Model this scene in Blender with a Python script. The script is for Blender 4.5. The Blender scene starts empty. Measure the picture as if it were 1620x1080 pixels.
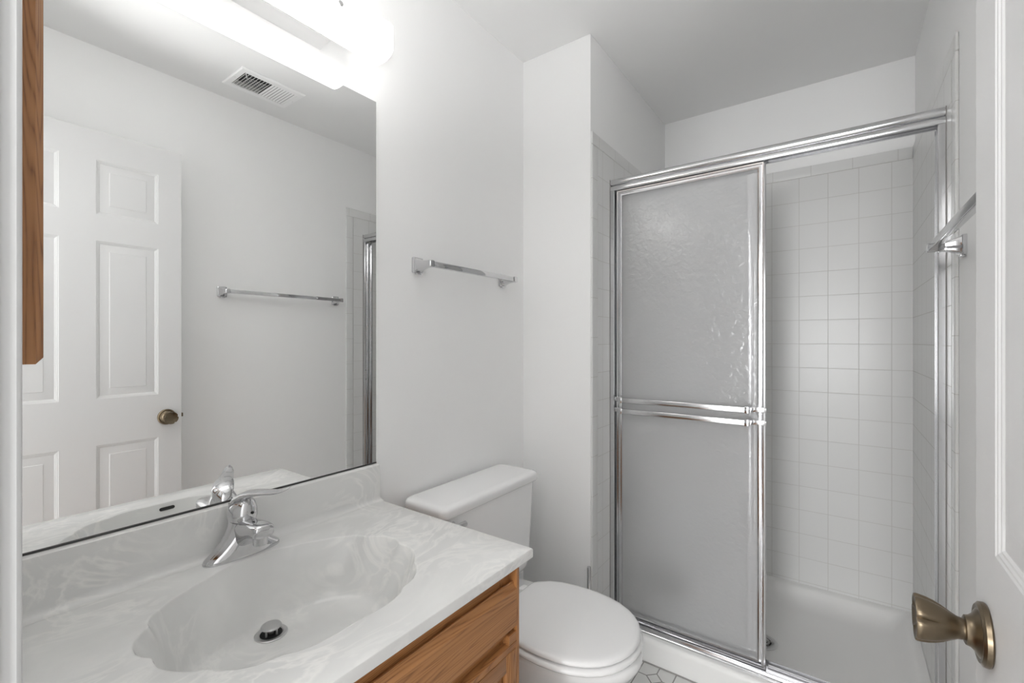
import bpy, bmesh, math, random
from math import sin, cos, pi, radians, sqrt, atan2, hypot
from mathutils import Vector, Matrix

SC = bpy.context.scene
COL = SC.collection

# ------------------------------------------------------------------ camera
CX, CY, CZ = 1.12, 0.0, 1.262
cam_d = bpy.data.cameras.new('camera')
cam_d.sensor_fit = 'HORIZONTAL'
cam_d.sensor_width = 36.0
cam_d.lens = 16.0
cam_d.shift_y = -0.9 / 1620
cam_d.clip_start = 0.01
cam = bpy.data.objects.new('camera', cam_d)
COL.objects.link(cam)
cam.location = (CX, CY, CZ)
cam.rotation_euler = (radians(90), 0, radians(35.845))
SC.camera = cam

# ------------------------------------------------------------------ world, added fill lights, exposure
HALL_GLOW = 1.2
HALL_FILL = 9.0
BULB = 3.0
SHADE_GLOW = 1.7
FAR_FILL = 84.0
CEILING_FILL = 22.0
EXPOSURE = 0.48
world = bpy.data.worlds.new('hall_daylight')
SC.world = world
world.use_nodes = True
bg = world.node_tree.nodes['Background']
bg.inputs['Color'].default_value = (0.985, 0.993, 1.0, 1)
bg.inputs['Strength'].default_value = HALL_GLOW
SC.view_settings.view_transform = 'Standard'
SC.view_settings.look = 'None'
SC.view_settings.exposure = EXPOSURE
SC.view_settings.gamma = 1.0
SC.view_settings.use_curve_mapping = False
ld = bpy.data.lights.new('hall_fill_light', 'AREA')  # unseen fill light added behind the camera to brighten the room
ld.shape = 'RECTANGLE'
ld.size, ld.size_y = 0.9, 0.9
ld.energy = HALL_FILL
ld.color = (1.0, 0.995, 0.99)
lo = bpy.data.objects.new('hall_fill_light', ld)
COL.objects.link(lo)
lo.location = (0.85, -1.15, 2.35)
lo.rotation_euler = (radians(38), 0, 0)
wd = bpy.data.lights.new('far_hall_fill_light', 'AREA')  # fill light added far down the hall, brightens the shower
wd.shape = 'RECTANGLE'
wd.size, wd.size_y = 0.9, 1.6
wd.energy = FAR_FILL
wd.color = (0.985, 0.993, 1.0)
wo = bpy.data.objects.new('far_hall_fill_light', wd)
COL.objects.link(wo)
wo.location = (0.93, -5.0, 1.15)
wo.rotation_euler = (radians(90), 0, 0)
fd_ = bpy.data.lights.new('ceiling_bounce_fill', 'SPOT')  # added spot aimed at the ceiling for extra fill from above
fd_.energy = CEILING_FILL
fd_.spot_size = radians(74)
fd_.spot_blend = 0.8
fd_.shadow_soft_size = 0.05
fo = bpy.data.objects.new('ceiling_bounce_fill', fd_)
COL.objects.link(fo)
fo.location = (1.02, 0.10, 1.50)
fo.rotation_euler = (Vector((0.50, 0.70, 2.474)) - Vector(fo.location)).to_track_quat('-Z', 'Y').to_euler()
try:
    SC.cycles.max_bounces = 14
    SC.cycles.diffuse_bounces = 8
    SC.cycles.glossy_bounces = 8
    SC.cycles.transmission_bounces = 12
    SC.cycles.sample_clamp_indirect = 6.0
    SC.cycles.caustics_refractive = True
    SC.cycles.caustics_reflective = True
except Exception:
    pass

# ------------------------------------------------------------------ measured room
XR = 1.376          # right wall
YP = 1.635          # front of the partition wall by the toilet
XP = 0.321          # side of the partition wall
YB = 2.571          # back wall of the shower
ZC = 2.474          # ceiling
YF = 0.055          # inner face of the door wall
YO = -0.075         # hall face of the door wall

# ------------------------------------------------------------------ materials
def node_mat(name):
    m = bpy.data.materials.new(name)
    m.use_nodes = True
    nt = m.node_tree
    b = nt.nodes['Principled BSDF']
    return m, nt, b

def plain(name, col, rough=0.5, metal=0.0, spec=0.5, coat=0.0):
    m, nt, b = node_mat(name)
    b.inputs['Base Color'].default_value = (*col, 1)
    b.inputs['Roughness'].default_value = rough
    b.inputs['Metallic'].default_value = metal
    b.inputs['Specular IOR Level'].default_value = spec
    b.inputs['Coat Weight'].default_value = coat
    return m, nt, b

def N(nt, kind, **kw):
    n = nt.nodes.new(kind)
    for k, v in kw.items():
        setattr(n, k, v)
    return n

def bump(nt, b, height, strength, dist):
    bn = N(nt, 'ShaderNodeBump')
    bn.inputs['Strength'].default_value = strength
    bn.inputs['Distance'].default_value = dist
    nt.links.new(height, bn.inputs['Height'])
    nt.links.new(bn.outputs['Normal'], b.inputs['Normal'])
    return bn

def math_node(nt, op, a, bb=None, c=None):
    n = N(nt, 'ShaderNodeMath', operation=op)
    for i, v in enumerate((a, bb, c)):
        if v is None:
            continue
        if isinstance(v, (int, float)):
            n.inputs[i].default_value = v
        else:
            nt.links.new(v, n.inputs[i])
    return n.outputs[0]

def paint(name, col, rough=0.55, scale=180, strength=0.05):
    m, nt, b = plain(name, col, rough, 0, 0.3)
    tc = N(nt, 'ShaderNodeTexCoord')
    no = N(nt, 'ShaderNodeTexNoise')
    no.inputs['Scale'].default_value = scale
    no.inputs['Detail'].default_value = 3
    nt.links.new(tc.outputs['Object'], no.inputs['Vector'])
    bump(nt, b, no.outputs['Fac'], strength, 0.002)
    return m

M = {}
M['wall'] = paint('white_wall_paint', (0.90, 0.90, 0.897), 0.6)
M['ceiling'] = paint('white_ceiling_paint', (0.85, 0.85, 0.847), 0.8, 120, 0.06)
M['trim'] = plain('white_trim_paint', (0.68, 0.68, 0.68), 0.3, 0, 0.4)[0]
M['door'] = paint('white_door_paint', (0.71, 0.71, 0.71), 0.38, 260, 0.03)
M['porcelain'] = plain('white_porcelain', (0.90, 0.90, 0.90), 0.08, 0, 0.5)[0]
M['seat'] = plain('white_seat_plastic', (0.91, 0.91, 0.91), 0.14, 0, 0.5)[0]
M['white_metal'] = plain('white_enamel_metal', (0.80, 0.80, 0.80), 0.35, 0, 0.5)[0]
M['damper_shade'] = plain('damper_shade_grey', (0.32, 0.32, 0.31), 0.5)[0]  # shade on a white damper put into a grey colour
M['chrome'] = plain('polished_chrome', (0.66, 0.66, 0.67), 0.06, 1.0)[0]
M['alu'] = plain('bright_anodized_aluminum', (0.70, 0.70, 0.71), 0.15, 1.0)[0]
M['satin'] = plain('satin_steel', (0.58, 0.58, 0.58), 0.3, 1.0)[0]
M['vent'] = plain('bright_white_vent_enamel', (0.90, 0.90, 0.90), 0.4, 0, 0.5)[0]
M['dark'] = plain('cavity_shade_and_screw_black', (0.012, 0.012, 0.012), 0.7)[0]  # shade of openings put into near-black; dark screws use it too
M['caulk'] = plain('grey_grout_line', (0.34, 0.33, 0.32), 0.8)[0]
M['pan'] = plain('white_shower_pan_acrylic', (0.86, 0.857, 0.845), 0.22, 0, 0.5)[0]
M['mirror'] = plain('silvered_mirror', (0.965, 0.97, 0.965), 0.0, 1.0)[0]
M['mirror_edge'] = plain('mirror_glass_edge', (0.86, 0.875, 0.865), 0.25, 0, 0.5)[0]

def brass():
    m, nt, b = plain('antique_brass', (0.205, 0.163, 0.112), 0.3, 1.0)
    tc = N(nt, 'ShaderNodeTexCoord')
    mp = N(nt, 'ShaderNodeMapping')
    mp.inputs['Scale'].default_value = (30, 260, 260)
    no = N(nt, 'ShaderNodeTexNoise')
    no.inputs['Scale'].default_value = 3
    nt.links.new(tc.outputs['Object'], mp.inputs['Vector'])
    nt.links.new(mp.outputs['Vector'], no.inputs['Vector'])
    r = N(nt, 'ShaderNodeMapRange')
    r.inputs['To Min'].default_value = 0.24
    r.inputs['To Max'].default_value = 0.40
    nt.links.new(no.outputs['Fac'], r.inputs['Value'])
    nt.links.new(r.outputs['Result'], b.inputs['Roughness'])
    return m
M['brass'] = brass()

def tile(name, w, h, rough=0.28):
    m, nt, b = plain(name, (0.78, 0.78, 0.77), rough, 0, 0.35)
    uv = N(nt, 'ShaderNodeUVMap')
    br = N(nt, 'ShaderNodeTexBrick')
    br.offset = 0.0
    br.squash = 1.0
    br.inputs['Color1'].default_value = (0.75, 0.75, 0.742, 1)
    br.inputs['Color2'].default_value = (0.74, 0.74, 0.732, 1)
    br.inputs['Mortar'].default_value = (0.61, 0.60, 0.58, 1)
    br.inputs['Scale'].default_value = 1.0
    br.inputs['Mortar Size'].default_value = 0.0013
    br.inputs['Mortar Smooth'].default_value = 0.3
    br.inputs['Brick Width'].default_value = w
    br.inputs['Row Height'].default_value = h
    nt.links.new(uv.outputs['UV'], br.inputs['Vector'])
    nt.links.new(br.outputs['Color'], b.inputs['Base Color'])
    no = N(nt, 'ShaderNodeTexNoise')
    no.inputs['Scale'].default_value = 14
    nt.links.new(uv.outputs['UV'], no.inputs['Vector'])
    inv = math_node(nt, 'MULTIPLY_ADD', br.outputs['Fac'], -1.0, math_node(nt, 'MULTIPLY', no.outputs['Fac'], 0.35))
    bump(nt, b, inv, 0.35, 0.0016)
    rr = math_node(nt, 'MULTIPLY_ADD', br.outputs['Fac'], 0.6, rough)
    nt.links.new(rr, b.inputs['Roughness'])
    return m
M['tile'] = tile('white_glazed_square_tile', 0.1135, 0.1128)
M['tile_cap'] = tile('white_bullnose_tile', 0.157, 0.157)

def marble():
    m, nt, b = plain('cultured_marble', (0.7, 0.7, 0.69), 0.12, 0, 0.5)
    tc = N(nt, 'ShaderNodeTexCoord')
    mp = N(nt, 'ShaderNodeMapping')
    mp.inputs['Rotation'].default_value = (0.3, 0.2, radians(35))
    mp.inputs['Scale'].default_value = (1.35, 0.95, 1.2)
    nt.links.new(tc.outputs['Object'], mp.inputs['Vector'])
    n1 = N(nt, 'ShaderNodeTexNoise')
    n1.inputs['Scale'].default_value = 3.0
    n1.inputs['Detail'].default_value = 4
    n1.inputs['Roughness'].default_value = 0.45
    n1.inputs['Distortion'].default_value = 1.6
    nt.links.new(mp.outputs['Vector'], n1.inputs['Vector'])
    n2 = N(nt, 'ShaderNodeTexNoise')
    n2.inputs['Scale'].default_value = 5.5
    n2.inputs['Detail'].default_value = 5
    n2.inputs['Roughness'].default_value = 0.5
    n2.inputs['Distortion'].default_value = 3.2
    nt.links.new(mp.outputs['Vector'], n2.inputs['Vector'])
    n3 = N(nt, 'ShaderNodeTexNoise')
    n3.inputs['Scale'].default_value = 4.0
    n3.inputs['Detail'].default_value = 2
    nt.links.new(tc.outputs['Object'], n3.inputs['Vector'])
    # feathery light swirls where the second field crosses its middle, only in patches
    v = math_node(nt, 'SUBTRACT', n2.outputs['Fac'], 0.52)
    v = math_node(nt, 'ABSOLUTE', v)
    v = math_node(nt, 'MULTIPLY', v, 13.0)
    v = math_node(nt, 'SUBTRACT', 1.0, v)
    v = math_node(nt, 'MAXIMUM', v, 0.0)
    patch = N(nt, 'ShaderNodeMapRange')
    patch.inputs['From Min'].default_value = 0.42
    patch.inputs['From Max'].default_value = 0.62
    nt.links.new(n3.outputs['Fac'], patch.inputs['Value'])
    ramp = N(nt, 'ShaderNodeValToRGB')
    ramp.color_ramp.elements[0].position = 0.36
    ramp.color_ramp.elements[0].color = (0.690, 0.690, 0.680, 1)
    ramp.color_ramp.elements[1].position = 0.64
    ramp.color_ramp.elements[1].color = (0.765, 0.765, 0.752, 1)
    nt.links.new(n1.outputs['Fac'], ramp.inputs['Fac'])
    mx = N(nt, 'ShaderNodeMix', data_type='RGBA')
    nt.links.new(math_node(nt, 'MULTIPLY', math_node(nt, 'MULTIPLY', v, patch.outputs['Result']), 0.65), mx.inputs['Factor'])
    nt.links.new(ramp.outputs['Color'], mx.inputs['A'])
    mx.inputs['B'].default_value = (0.885, 0.875, 0.85, 1)
    nt.links.new(mx.outputs['Result'], b.inputs['Base Color'])
    return m
M['marble'] = marble()

def oak(name, axis):
    m, nt, b = plain(name, (0.4, 0.19, 0.07), 0.34, 0, 0.45)
    tc = N(nt, 'ShaderNodeTexCoord')
    def mapped(long_s, cross_s):
        mp = N(nt, 'ShaderNodeMapping')
        s = [cross_s] * 3
        s['xyz'.index(axis)] = long_s
        mp.inputs['Scale'].default_value = s
        nt.links.new(tc.outputs['Object'], mp.inputs['Vector'])
        return mp.outputs['Vector']
    big = N(nt, 'ShaderNodeTexNoise')
    big.inputs['Scale'].default_value = 1.0
    big.inputs['Detail'].default_value = 2
    big.inputs['Distortion'].default_value = 0.35
    nt.links.new(mapped(1.0, 16.0), big.inputs['Vector'])
    rings = math_node(nt, 'MULTIPLY', big.outputs['Fac'], 30.0)
    rings = math_node(nt, 'PINGPONG', rings, 0.5)
    rings = math_node(nt, 'MULTIPLY', rings, 2.0)
    rings = math_node(nt, 'POWER', rings, 2.2)
    pores = N(nt, 'ShaderNodeTexNoise')
    pores.inputs['Scale'].default_value = 1.0
    pores.inputs['Detail'].default_value = 4
    pores.inputs['Roughness'].default_value = 0.7
    nt.links.new(mapped(22.0, 520.0), pores.inputs['Vector'])
    streak = N(nt, 'ShaderNodeTexNoise')
    streak.inputs['Scale'].default_value = 1.0
    streak.inputs['Detail'].default_value = 3
    nt.links.new(mapped(3.0, 70.0), streak.inputs['Vector'])
    f = math_node(nt, 'MULTIPLY', rings, math_node(nt, 'MULTIPLY_ADD', pores.outputs['Fac'], 1.3, -0.15))
    f = math_node(nt, 'MULTIPLY_ADD', f, 0.95, math_node(nt, 'MULTIPLY_ADD', streak.outputs['Fac'], 0.7, -0.22))
    ramp = N(nt, 'ShaderNodeValToRGB')
    e = ramp.color_ramp.elements
    e[0].position = 0.0
    e[0].color = (0.440, 0.208, 0.078, 1)
    e[1].position = 0.85
    e[1].color = (0.140, 0.054, 0.019, 1)
    k = e.new(0.38)
    k.color = (0.335, 0.145, 0.050, 1)
    nt.links.new(f, ramp.inputs['Fac'])
    nt.links.new(ramp.outputs['Color'], b.inputs['Base Color'])
    bump(nt, b, pores.outputs['Fac'], 0.15, 0.0006)
    return m
M['oak_y'] = oak('oak_grain_level', 'y')
M['oak_z'] = oak('oak_grain_upright', 'z')
M['oak_x'] = oak('oak_grain_crosswise', 'x')

def floor_mat():
    # small white octagons with diamond dots, grey grout
    m, nt, b = plain('octagon_dot_floor_tile', (0.76, 0.76, 0.75), 0.25, 0, 0.5)
    tc = N(nt, 'ShaderNodeTexCoord')
    sx = N(nt, 'ShaderNodeSeparateXYZ')
    nt.links.new(tc.outputs['Object'], sx.inputs['Vector'])
    P = 0.125
    def off(sock, o):
        v = math_node(nt, 'SUBTRACT', sock, o)
        return math_node(nt, 'PINGPONG', v, P / 2)
    dx = off(sx.outputs['X'], 0.5547)
    dy = off(sx.outputs['Y'], 1.6905)
    s = math_node(nt, 'ADD', dx, dy)
    g1 = math_node(nt, 'LESS_THAN', math_node(nt, 'ABSOLUTE', math_node(nt, 'SUBTRACT', s, 0.0295)), 0.0032)
    outside = math_node(nt, 'GREATER_THAN', s, 0.0295)
    edge = math_node(nt, 'MINIMUM', dx, dy)
    edge = math_node(nt, 'MINIMUM', edge, math_node(nt, 'SUBTRACT', P / 2, dx))
    g2 = math_node(nt, 'MULTIPLY', math_node(nt, 'LESS_THAN', edge, 0.0021), outside)
    g = math_node(nt, 'MAXIMUM', g1, g2)
    mx = N(nt, 'ShaderNodeMix', data_type='RGBA')
    nt.links.new(g, mx.inputs['Factor'])
    mx.inputs['A'].default_value = (0.76, 0.76, 0.745, 1)
    mx.inputs['B'].default_value = (0.30, 0.295, 0.285, 1)
    nt.links.new(mx.outputs['Result'], b.inputs['Base Color'])
    bump(nt, b, math_node(nt, 'SUBTRACT', 1.0, g), 0.3, 0.001)
    return m
M['floor'] = floor_mat()

def obscure_glass():
    m, nt, b = plain('obscure_hammered_glass', (0.99, 0.99, 0.99), 0.12, 0, 0.5)
    b.inputs['Transmission Weight'].default_value = 1.0
    b.inputs['IOR'].default_value = 1.45
    tc = N(nt, 'ShaderNodeTexCoord')
    no = N(nt, 'ShaderNodeTexNoise')
    no.inputs['Scale'].default_value = 52
    no.inputs['Detail'].default_value = 2
    no.inputs['Roughness'].default_value = 0.45
    no.inputs['Distortion'].default_value = 0.5
    nt.links.new(tc.outputs['Object'], no.inputs['Vector'])
    bn = bump(nt, b, no.outputs['Fac'], 0.38, 0.004)
    out = [n for n in nt.nodes if n.type == 'OUTPUT_MATERIAL'][0]
    tr = N(nt, 'ShaderNodeBsdfTranslucent')
    tr.inputs['Color'].default_value = (0.97, 0.972, 0.975, 1)
    df = N(nt, 'ShaderNodeBsdfDiffuse')
    df.inputs['Color'].default_value = (0.97, 0.972, 0.975, 1)
    m1 = N(nt, 'ShaderNodeMixShader')
    m1.inputs[0].default_value = 0.45
    nt.links.new(tr.outputs[0], m1.inputs[1])
    nt.links.new(df.outputs[0], m1.inputs[2])
    m2 = N(nt, 'ShaderNodeMixShader')
    m2.inputs[0].default_value = 0.34
    nt.links.new(b.outputs[0], m2.inputs[1])
    nt.links.new(m1.outputs[0], m2.inputs[2])
    nt.links.new(m2.outputs[0], out.inputs['Surface'])
    return m
M['glass'] = obscure_glass()

def shade_mat():
    m = bpy.data.materials.new('frosted_white_shade_glass')
    m.use_nodes = True
    nt = m.node_tree
    nt.nodes.clear()
    out = N(nt, 'ShaderNodeOutputMaterial')
    tr = N(nt, 'ShaderNodeBsdfTranslucent')
    tr.inputs['Color'].default_value = (0.95, 0.95, 0.945, 1)
    df = N(nt, 'ShaderNodeBsdfDiffuse')
    df.inputs['Color'].default_value = (0.9, 0.9, 0.9, 1)
    mx = N(nt, 'ShaderNodeMixShader')
    mx.inputs[0].default_value = 0.15
    nt.links.new(tr.outputs[0], mx.inputs[1])
    nt.links.new(df.outputs[0], mx.inputs[2])
    gl = N(nt, 'ShaderNodeBsdfGlossy')
    gl.inputs['Roughness'].default_value = 0.15
    m2 = N(nt, 'ShaderNodeMixShader')
    m2.inputs[0].default_value = 0.04
    nt.links.new(mx.outputs[0], m2.inputs[1])
    nt.links.new(gl.outputs[0], m2.inputs[2])
    # the lit diffuser gives off an even glow of its own
    em = N(nt, 'ShaderNodeEmission')
    em.inputs['Color'].default_value = (1.0, 0.992, 0.98, 1)
    em.inputs['Strength'].default_value = SHADE_GLOW
    ad = N(nt, 'ShaderNodeAddShader')
    nt.links.new(m2.outputs[0], ad.inputs[0])
    nt.links.new(em.outputs[0], ad.inputs[1])
    nt.links.new(ad.outputs[0], out.inputs['Surface'])
    return m
M['shade'] = shade_mat()

def bulb_mat():
    m, nt, b = plain('lit_bulb', (1, 1, 1), 0.4)
    b.inputs['Emission Color'].default_value = (1.0, 0.995, 0.985, 1)
    b.inputs['Emission Strength'].default_value = BULB
    return m
M['bulb'] = bulb_mat()

# ------------------------------------------------------------------ mesh helpers
class MB:
    """collects shapes; build() links them as one mesh object"""
    def __init__(self):
        self.bm = bmesh.new()
        self.uv = None
    def face(self, vs, mi=0):
        try:
            f = self.bm.faces.new(vs)
            f.material_index = mi
            return f
        except ValueError:
            return None
    def box(self, x0, x1, y0, y1, z0, z1, bev=0.0, seg=2, mi=0):
        r = bmesh.ops.create_cube(self.bm, size=1.0)
        vs = r['verts']
        for v in vs:
            v.co = Vector((x0 + (v.co.x + 0.5) * (x1 - x0), y0 + (v.co.y + 0.5) * (y1 - y0), z0 + (v.co.z + 0.5) * (z1 - z0)))
        fs = {f for v in vs for f in v.link_faces}
        for f in fs:
            f.material_index = mi
        if bev > 0:
            es = list({e for v in vs for e in v.link_edges})
            bmesh.ops.bevel(self.bm, geom=es, offset=bev, segments=seg, profile=0.5, affect='EDGES')
        return self
    def loft(self, rings, cap0=True, cap1=True, closed=True, mi=0):
        vr = [[self.bm.verts.new(Vector(p)) for p in r] for r in rings]
        n = len(vr[0])
        for a, b in zip(vr[:-1], vr[1:]):
            for i in range(n if closed else n - 1):
                j = (i + 1) % n
                self.face((a[i], a[j], b[j], b[i]), mi)
        if cap0:
            self.face(list(reversed(vr[0])), mi)
        if cap1:
            self.face(vr[-1], mi)
        return self
    def lathe(self, prof, origin, axis, n=32, mod=None, cap0=True, cap1=True, mi=0):
        a = Vector(axis).normalized()
        t = Vector((0, 0, 1)) if abs(a.z) < 0.9 else Vector((1, 0, 0))
        u = a.cross(t).normalized()
        w = a.cross(u).normalized()
        o = Vector(origin)
        rings = []
        for r, h in prof:
            ring = []
            for i in range(n):
                th = 2 * pi * i / n
                k = r * (mod(th, h) if mod else 1.0)
                ring.append(o + a * h + u * (k * cos(th)) + w * (k * sin(th)))
            rings.append(ring)
        return self.loft(rings, cap0, cap1, True, mi)
    def prism(self, poly, axis, a, b, mi=0):
        """poly: 2D points in the two other axes (cyclic order x,y,z without axis)"""
        def p3(p, t):
            if axis == 'x':
                return (t, p[0], p[1])
            if axis == 'y':
                return (p[0], t, p[1])
            return (p[0], p[1], t)
        return self.loft([[p3(p, a) for p in poly], [p3(p, b) for p in poly]], mi=mi)
    def tube(self, path, rad, n=12, mi=0, flat=None):
        """round tube along a path; flat=(wide, thick) lists give an elliptic blade"""
        pts = [Vector(p) for p in path]
        rings = []
        prev = None
        for i, p in enumerate(pts):
            d = (pts[min(i + 1, len(pts) - 1)] - pts[max(i - 1, 0)]).normalized()
            s = d.cross(Vector((0, 0, 1)))
            if s.length < 1e-4:
                s = prev or Vector((1, 0, 0))
            s.normalize()
            prev = s
            q = s.cross(d).normalized()
            if flat:
                rw, rt = flat[0][i], flat[1][i]
            else:
                rw = rt = rad[i] if isinstance(rad, (list, tuple)) else rad
            rings.append([p + s * (rw * cos(2 * pi * k / n)) + q * (rt * sin(2 * pi * k / n)) for k in range(n)])
        return self.loft(rings, mi=mi)
    def build(self, name, mats, parent=None, smooth=35, uvf=None):
        bm = self.bm
        bmesh.ops.remove_doubles(bm, verts=bm.verts, dist=1e-6)
        bmesh.ops.recalc_face_normals(bm, faces=bm.faces)
        if uvf:
            lay = bm.loops.layers.uv.new('UVMap')
            for f in bm.faces:
                for l in f.loops:
                    l[lay].uv = uvf(l.vert.co)
        me = bpy.data.meshes.new(name)
        bm.to_mesh(me)
        bm.free()
        if not isinstance(mats, (list, tuple)):
            mats = [mats]
        for m in mats:
            me.materials.append(m)
        if smooth:
            for p in me.polygons:
                p.use_smooth = True
            me.set_sharp_from_angle(angle=radians(smooth))
        o = bpy.data.objects.new(name, me)
        COL.objects.link(o)
        if parent is not None:
            # meshes are modelled in room coordinates; keep them there under their thing
            base = Vector(parent['base'])
            me.transform(Matrix.Translation(-base))
            o['base'] = tuple(base)
            o.parent = parent
        else:
            xs = [v.co for v in me.vertices]
            c = Vector(((min(v.x for v in xs) + max(v.x for v in xs)) / 2, (min(v.y for v in xs) + max(v.y for v in xs)) / 2, min(v.z for v in xs)))
            me.transform(Matrix.Translation(-c))
            o.location = c
            o['base'] = tuple(c)
        return o

def thing(name, loc, label, cat, group=None):
    o = bpy.data.objects.new(name, None)
    COL.objects.link(o)
    o.empty_display_size = 0.05
    o.location = loc
    o['base'] = tuple(loc)
    return tag(o, label, cat, group)

def tag(o, label, cat, group=None):
    o['label'] = label
    o['category'] = cat
    if group:
        o['group'] = group
    return o

def struct(o):
    o['kind'] = 'structure'
    return o

def rrect(cx, cy, hx, hy, r, n=6):
    """rounded rectangle outline, counter-clockwise"""
    pts = []
    r = min(r, hx, hy)
    for sx, sy, a0 in ((1, 1, 0), (-1, 1, 90), (-1, -1, 180), (1, -1, 270)):
        for i in range(n + 1):
            a = radians(a0 + 90 * i / n)
            pts.append((cx + sx * (hx - r) + r * cos(a), cy + sy * (hy - r) + r * sin(a)))
    return pts

def smooth01(t):
    t = max(0.0, min(1.0, t))
    return t * t * (3 - 2 * t)

# ------------------------------------------------------------------ the room shell
struct(MB().box(-0.12, 1.50, -2.4, 2.70, -0.08, 0.0).build('floor', M['floor'], smooth=0))
fl = bpy.data.objects['floor']
fl.data.transform(Matrix.Translation(fl.location)); fl.location = (0, 0, 0)
struct(MB().box(-0.12, 1.50, YO, 2.70, ZC, ZC + 0.08).build('ceiling', M['ceiling'], smooth=0))
struct(MB().box(-0.12, 0.0, YO, YP, 0.0, ZC).build('wall_left', M['wall'], smooth=0))
struct(MB().box(XR, 1.50, YO, 2.70, 0.0, ZC).build('wall_right', M['wall'], smooth=0))
struct(MB().box(-0.12, XP, YP, 2.70, 0.0, ZC, 0.003, 2).build('wall_partition', M['wall']))
struct(MB().box(XP, XR, YB, 2.70, 0.0, ZC).build('wall_back', M['wall'], smooth=0))
XJ0, XJ1, ZH = 0.575, 1.292, 2.10     # door opening
w = MB()
w.box(0.0, XJ0, YO, YF, 0.0, ZC)
w.box(XJ1, XR, YO, YF, 0.0, ZC)
w.box(XJ0, XJ1, YO, YF, ZH, ZC)
struct(w.build('wall_front', M['wall'], smooth=0))

struct(MB().box(0.30, 0.42, -2.4, YO - 0.0005, 0.0, ZC).build('wall_light_block', M['wall'], smooth=0))  # unseen wall added to cut the glow on the open door
struct(MB().box(1.42, 1.50, -2.4, YO - 0.0005, 0.0, ZC).build('wall_light_block_right', M['wall'], smooth=0))  # unseen wall added to keep the glow off the casing

# door casing on the room side: a colonial profile with a rounded outer bead
def casing_profile(x_in, sgn):
    # (x, y): x runs away from the opening; thickest bead first
    prof = [(0.0, 0.0), (0.0, 0.0040), (0.0012, 0.0058), (0.0010, 0.0078), (-0.0004, 0.0098), (0.0006, 0.0122), (0.0030, 0.0135),
            (0.0060, 0.0132), (0.014, 0.0110), (0.030, 0.0100), (0.044, 0.0125), (0.052, 0.0125), (0.056, 0.0090), (0.057, 0.0)]
    return [(x_in + sgn * a, YF + b) for a, b in prof]
t = MB()
t.prism(casing_profile(XJ0 - 0.005, -1), 'z', 0.0, ZH + 0.06)
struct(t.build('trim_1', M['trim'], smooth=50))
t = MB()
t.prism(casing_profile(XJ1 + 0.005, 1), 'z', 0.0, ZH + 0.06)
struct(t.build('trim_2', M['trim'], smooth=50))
t = MB()
t.box(XJ0 + 0.052 - 0.0575, XJ1 + 0.005, YF, YF + 0.011, ZH + 0.006, ZH + 0.06, 0.002)
struct(t.build('trim_3', M['trim']))
# unseen door stops on the jambs, added to shade the casing
struct(MB().box(XJ0 - 0.0002, XJ0 + 0.0110, -0.022, 0.0180, 0.0, ZH - 0.001, 0.002, 2).build('trim_10', M['trim']))
struct(MB().box(XJ1 - 0.0110, XJ1 + 0.0002, -0.022, 0.0180, 0.0, ZH - 0.001, 0.002, 2).build('trim_11', M['trim']))
# baseboards
struct(MB().prism([(0, 0), (0.012, 0), (0.012, 0.07), (0.008, 0.08), (0.0, 0.084)], 'y', 0.862, YP).build('baseboard_left', M['trim'], smooth=50))
struct(MB().prism([(YP, 0), (YP - 0.012, 0), (YP - 0.012, 0.07), (YP - 0.008, 0.08), (YP, 0.084)], 'x', 0.013, XP - 0.002).build('baseboard_partition', M['trim'], smooth=50))
struct(MB().prism([(XR, 0), (XR - 0.012, 0), (XR - 0.012, 0.07), (XR - 0.008, 0.08), (XR, 0.084)], 'y', 0.08, 1.668).build('baseboard_right', M['trim'], smooth=50))

# ------------------------------------------------------------------ shower tile
TT = 0.008
ZT0, ZT1, ZT2 = 0.108, 2.038, 2.0885
Z0 = 1.135 - 10 * 0.1128
XL = XP + TT          # tiled face, left
XRT = XR - TT         # tiled face, right
YBT = YB - TT
YE = 1.731            # first grout line on the side walls
struct(MB().box(XL, XRT, YBT, YB, ZT0, ZT1).build('wall_tile_back', M['tile'], smooth=0, uvf=lambda c: (c.x - 0.8452 + 1.135, c.z - Z0)))
struct(MB().box(XL, XRT, YBT, YB, ZT1, ZT2, 0.003, 2).build('trim_4', M['tile_cap'], uvf=lambda c: (c.x - 1.0063 + 1.57, c.z - ZT1 + 0.0)))
for side, x0, x1, ys in (('left', XP, XL, YP), ('right', XRT, XR, 1.680)):
    struct(MB().box(x0, x1, ys + 0.05, YBT, 0.0 if side == 'left' else 0.0, ZT1).build('wall_tile_' + side, M['tile'], smooth=0, uvf=lambda c: (c.y - YE + 1.135, c.z - Z0)))
    b = MB()
    b.box(x0, x1, ys, ys + 0.05, 0.0, ZT1, 0.0035, 3)
    struct(b.build('trim_5' if side == 'left' else 'trim_6', M['tile_cap'], uvf=lambda c: (c.y * 0.02 + 0.01 + (0.06), c.z - 0.02)))
    b = MB()
    b.box(x0, x1, ys, YBT, ZT1, ZT2, 0.0035, 3)
    struct(b.build('trim_7' if side == 'left' else 'trim_8', M['tile_cap'], uvf=lambda c: (c.y - 1.70 + 1.57, c.z - ZT1)))

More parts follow.
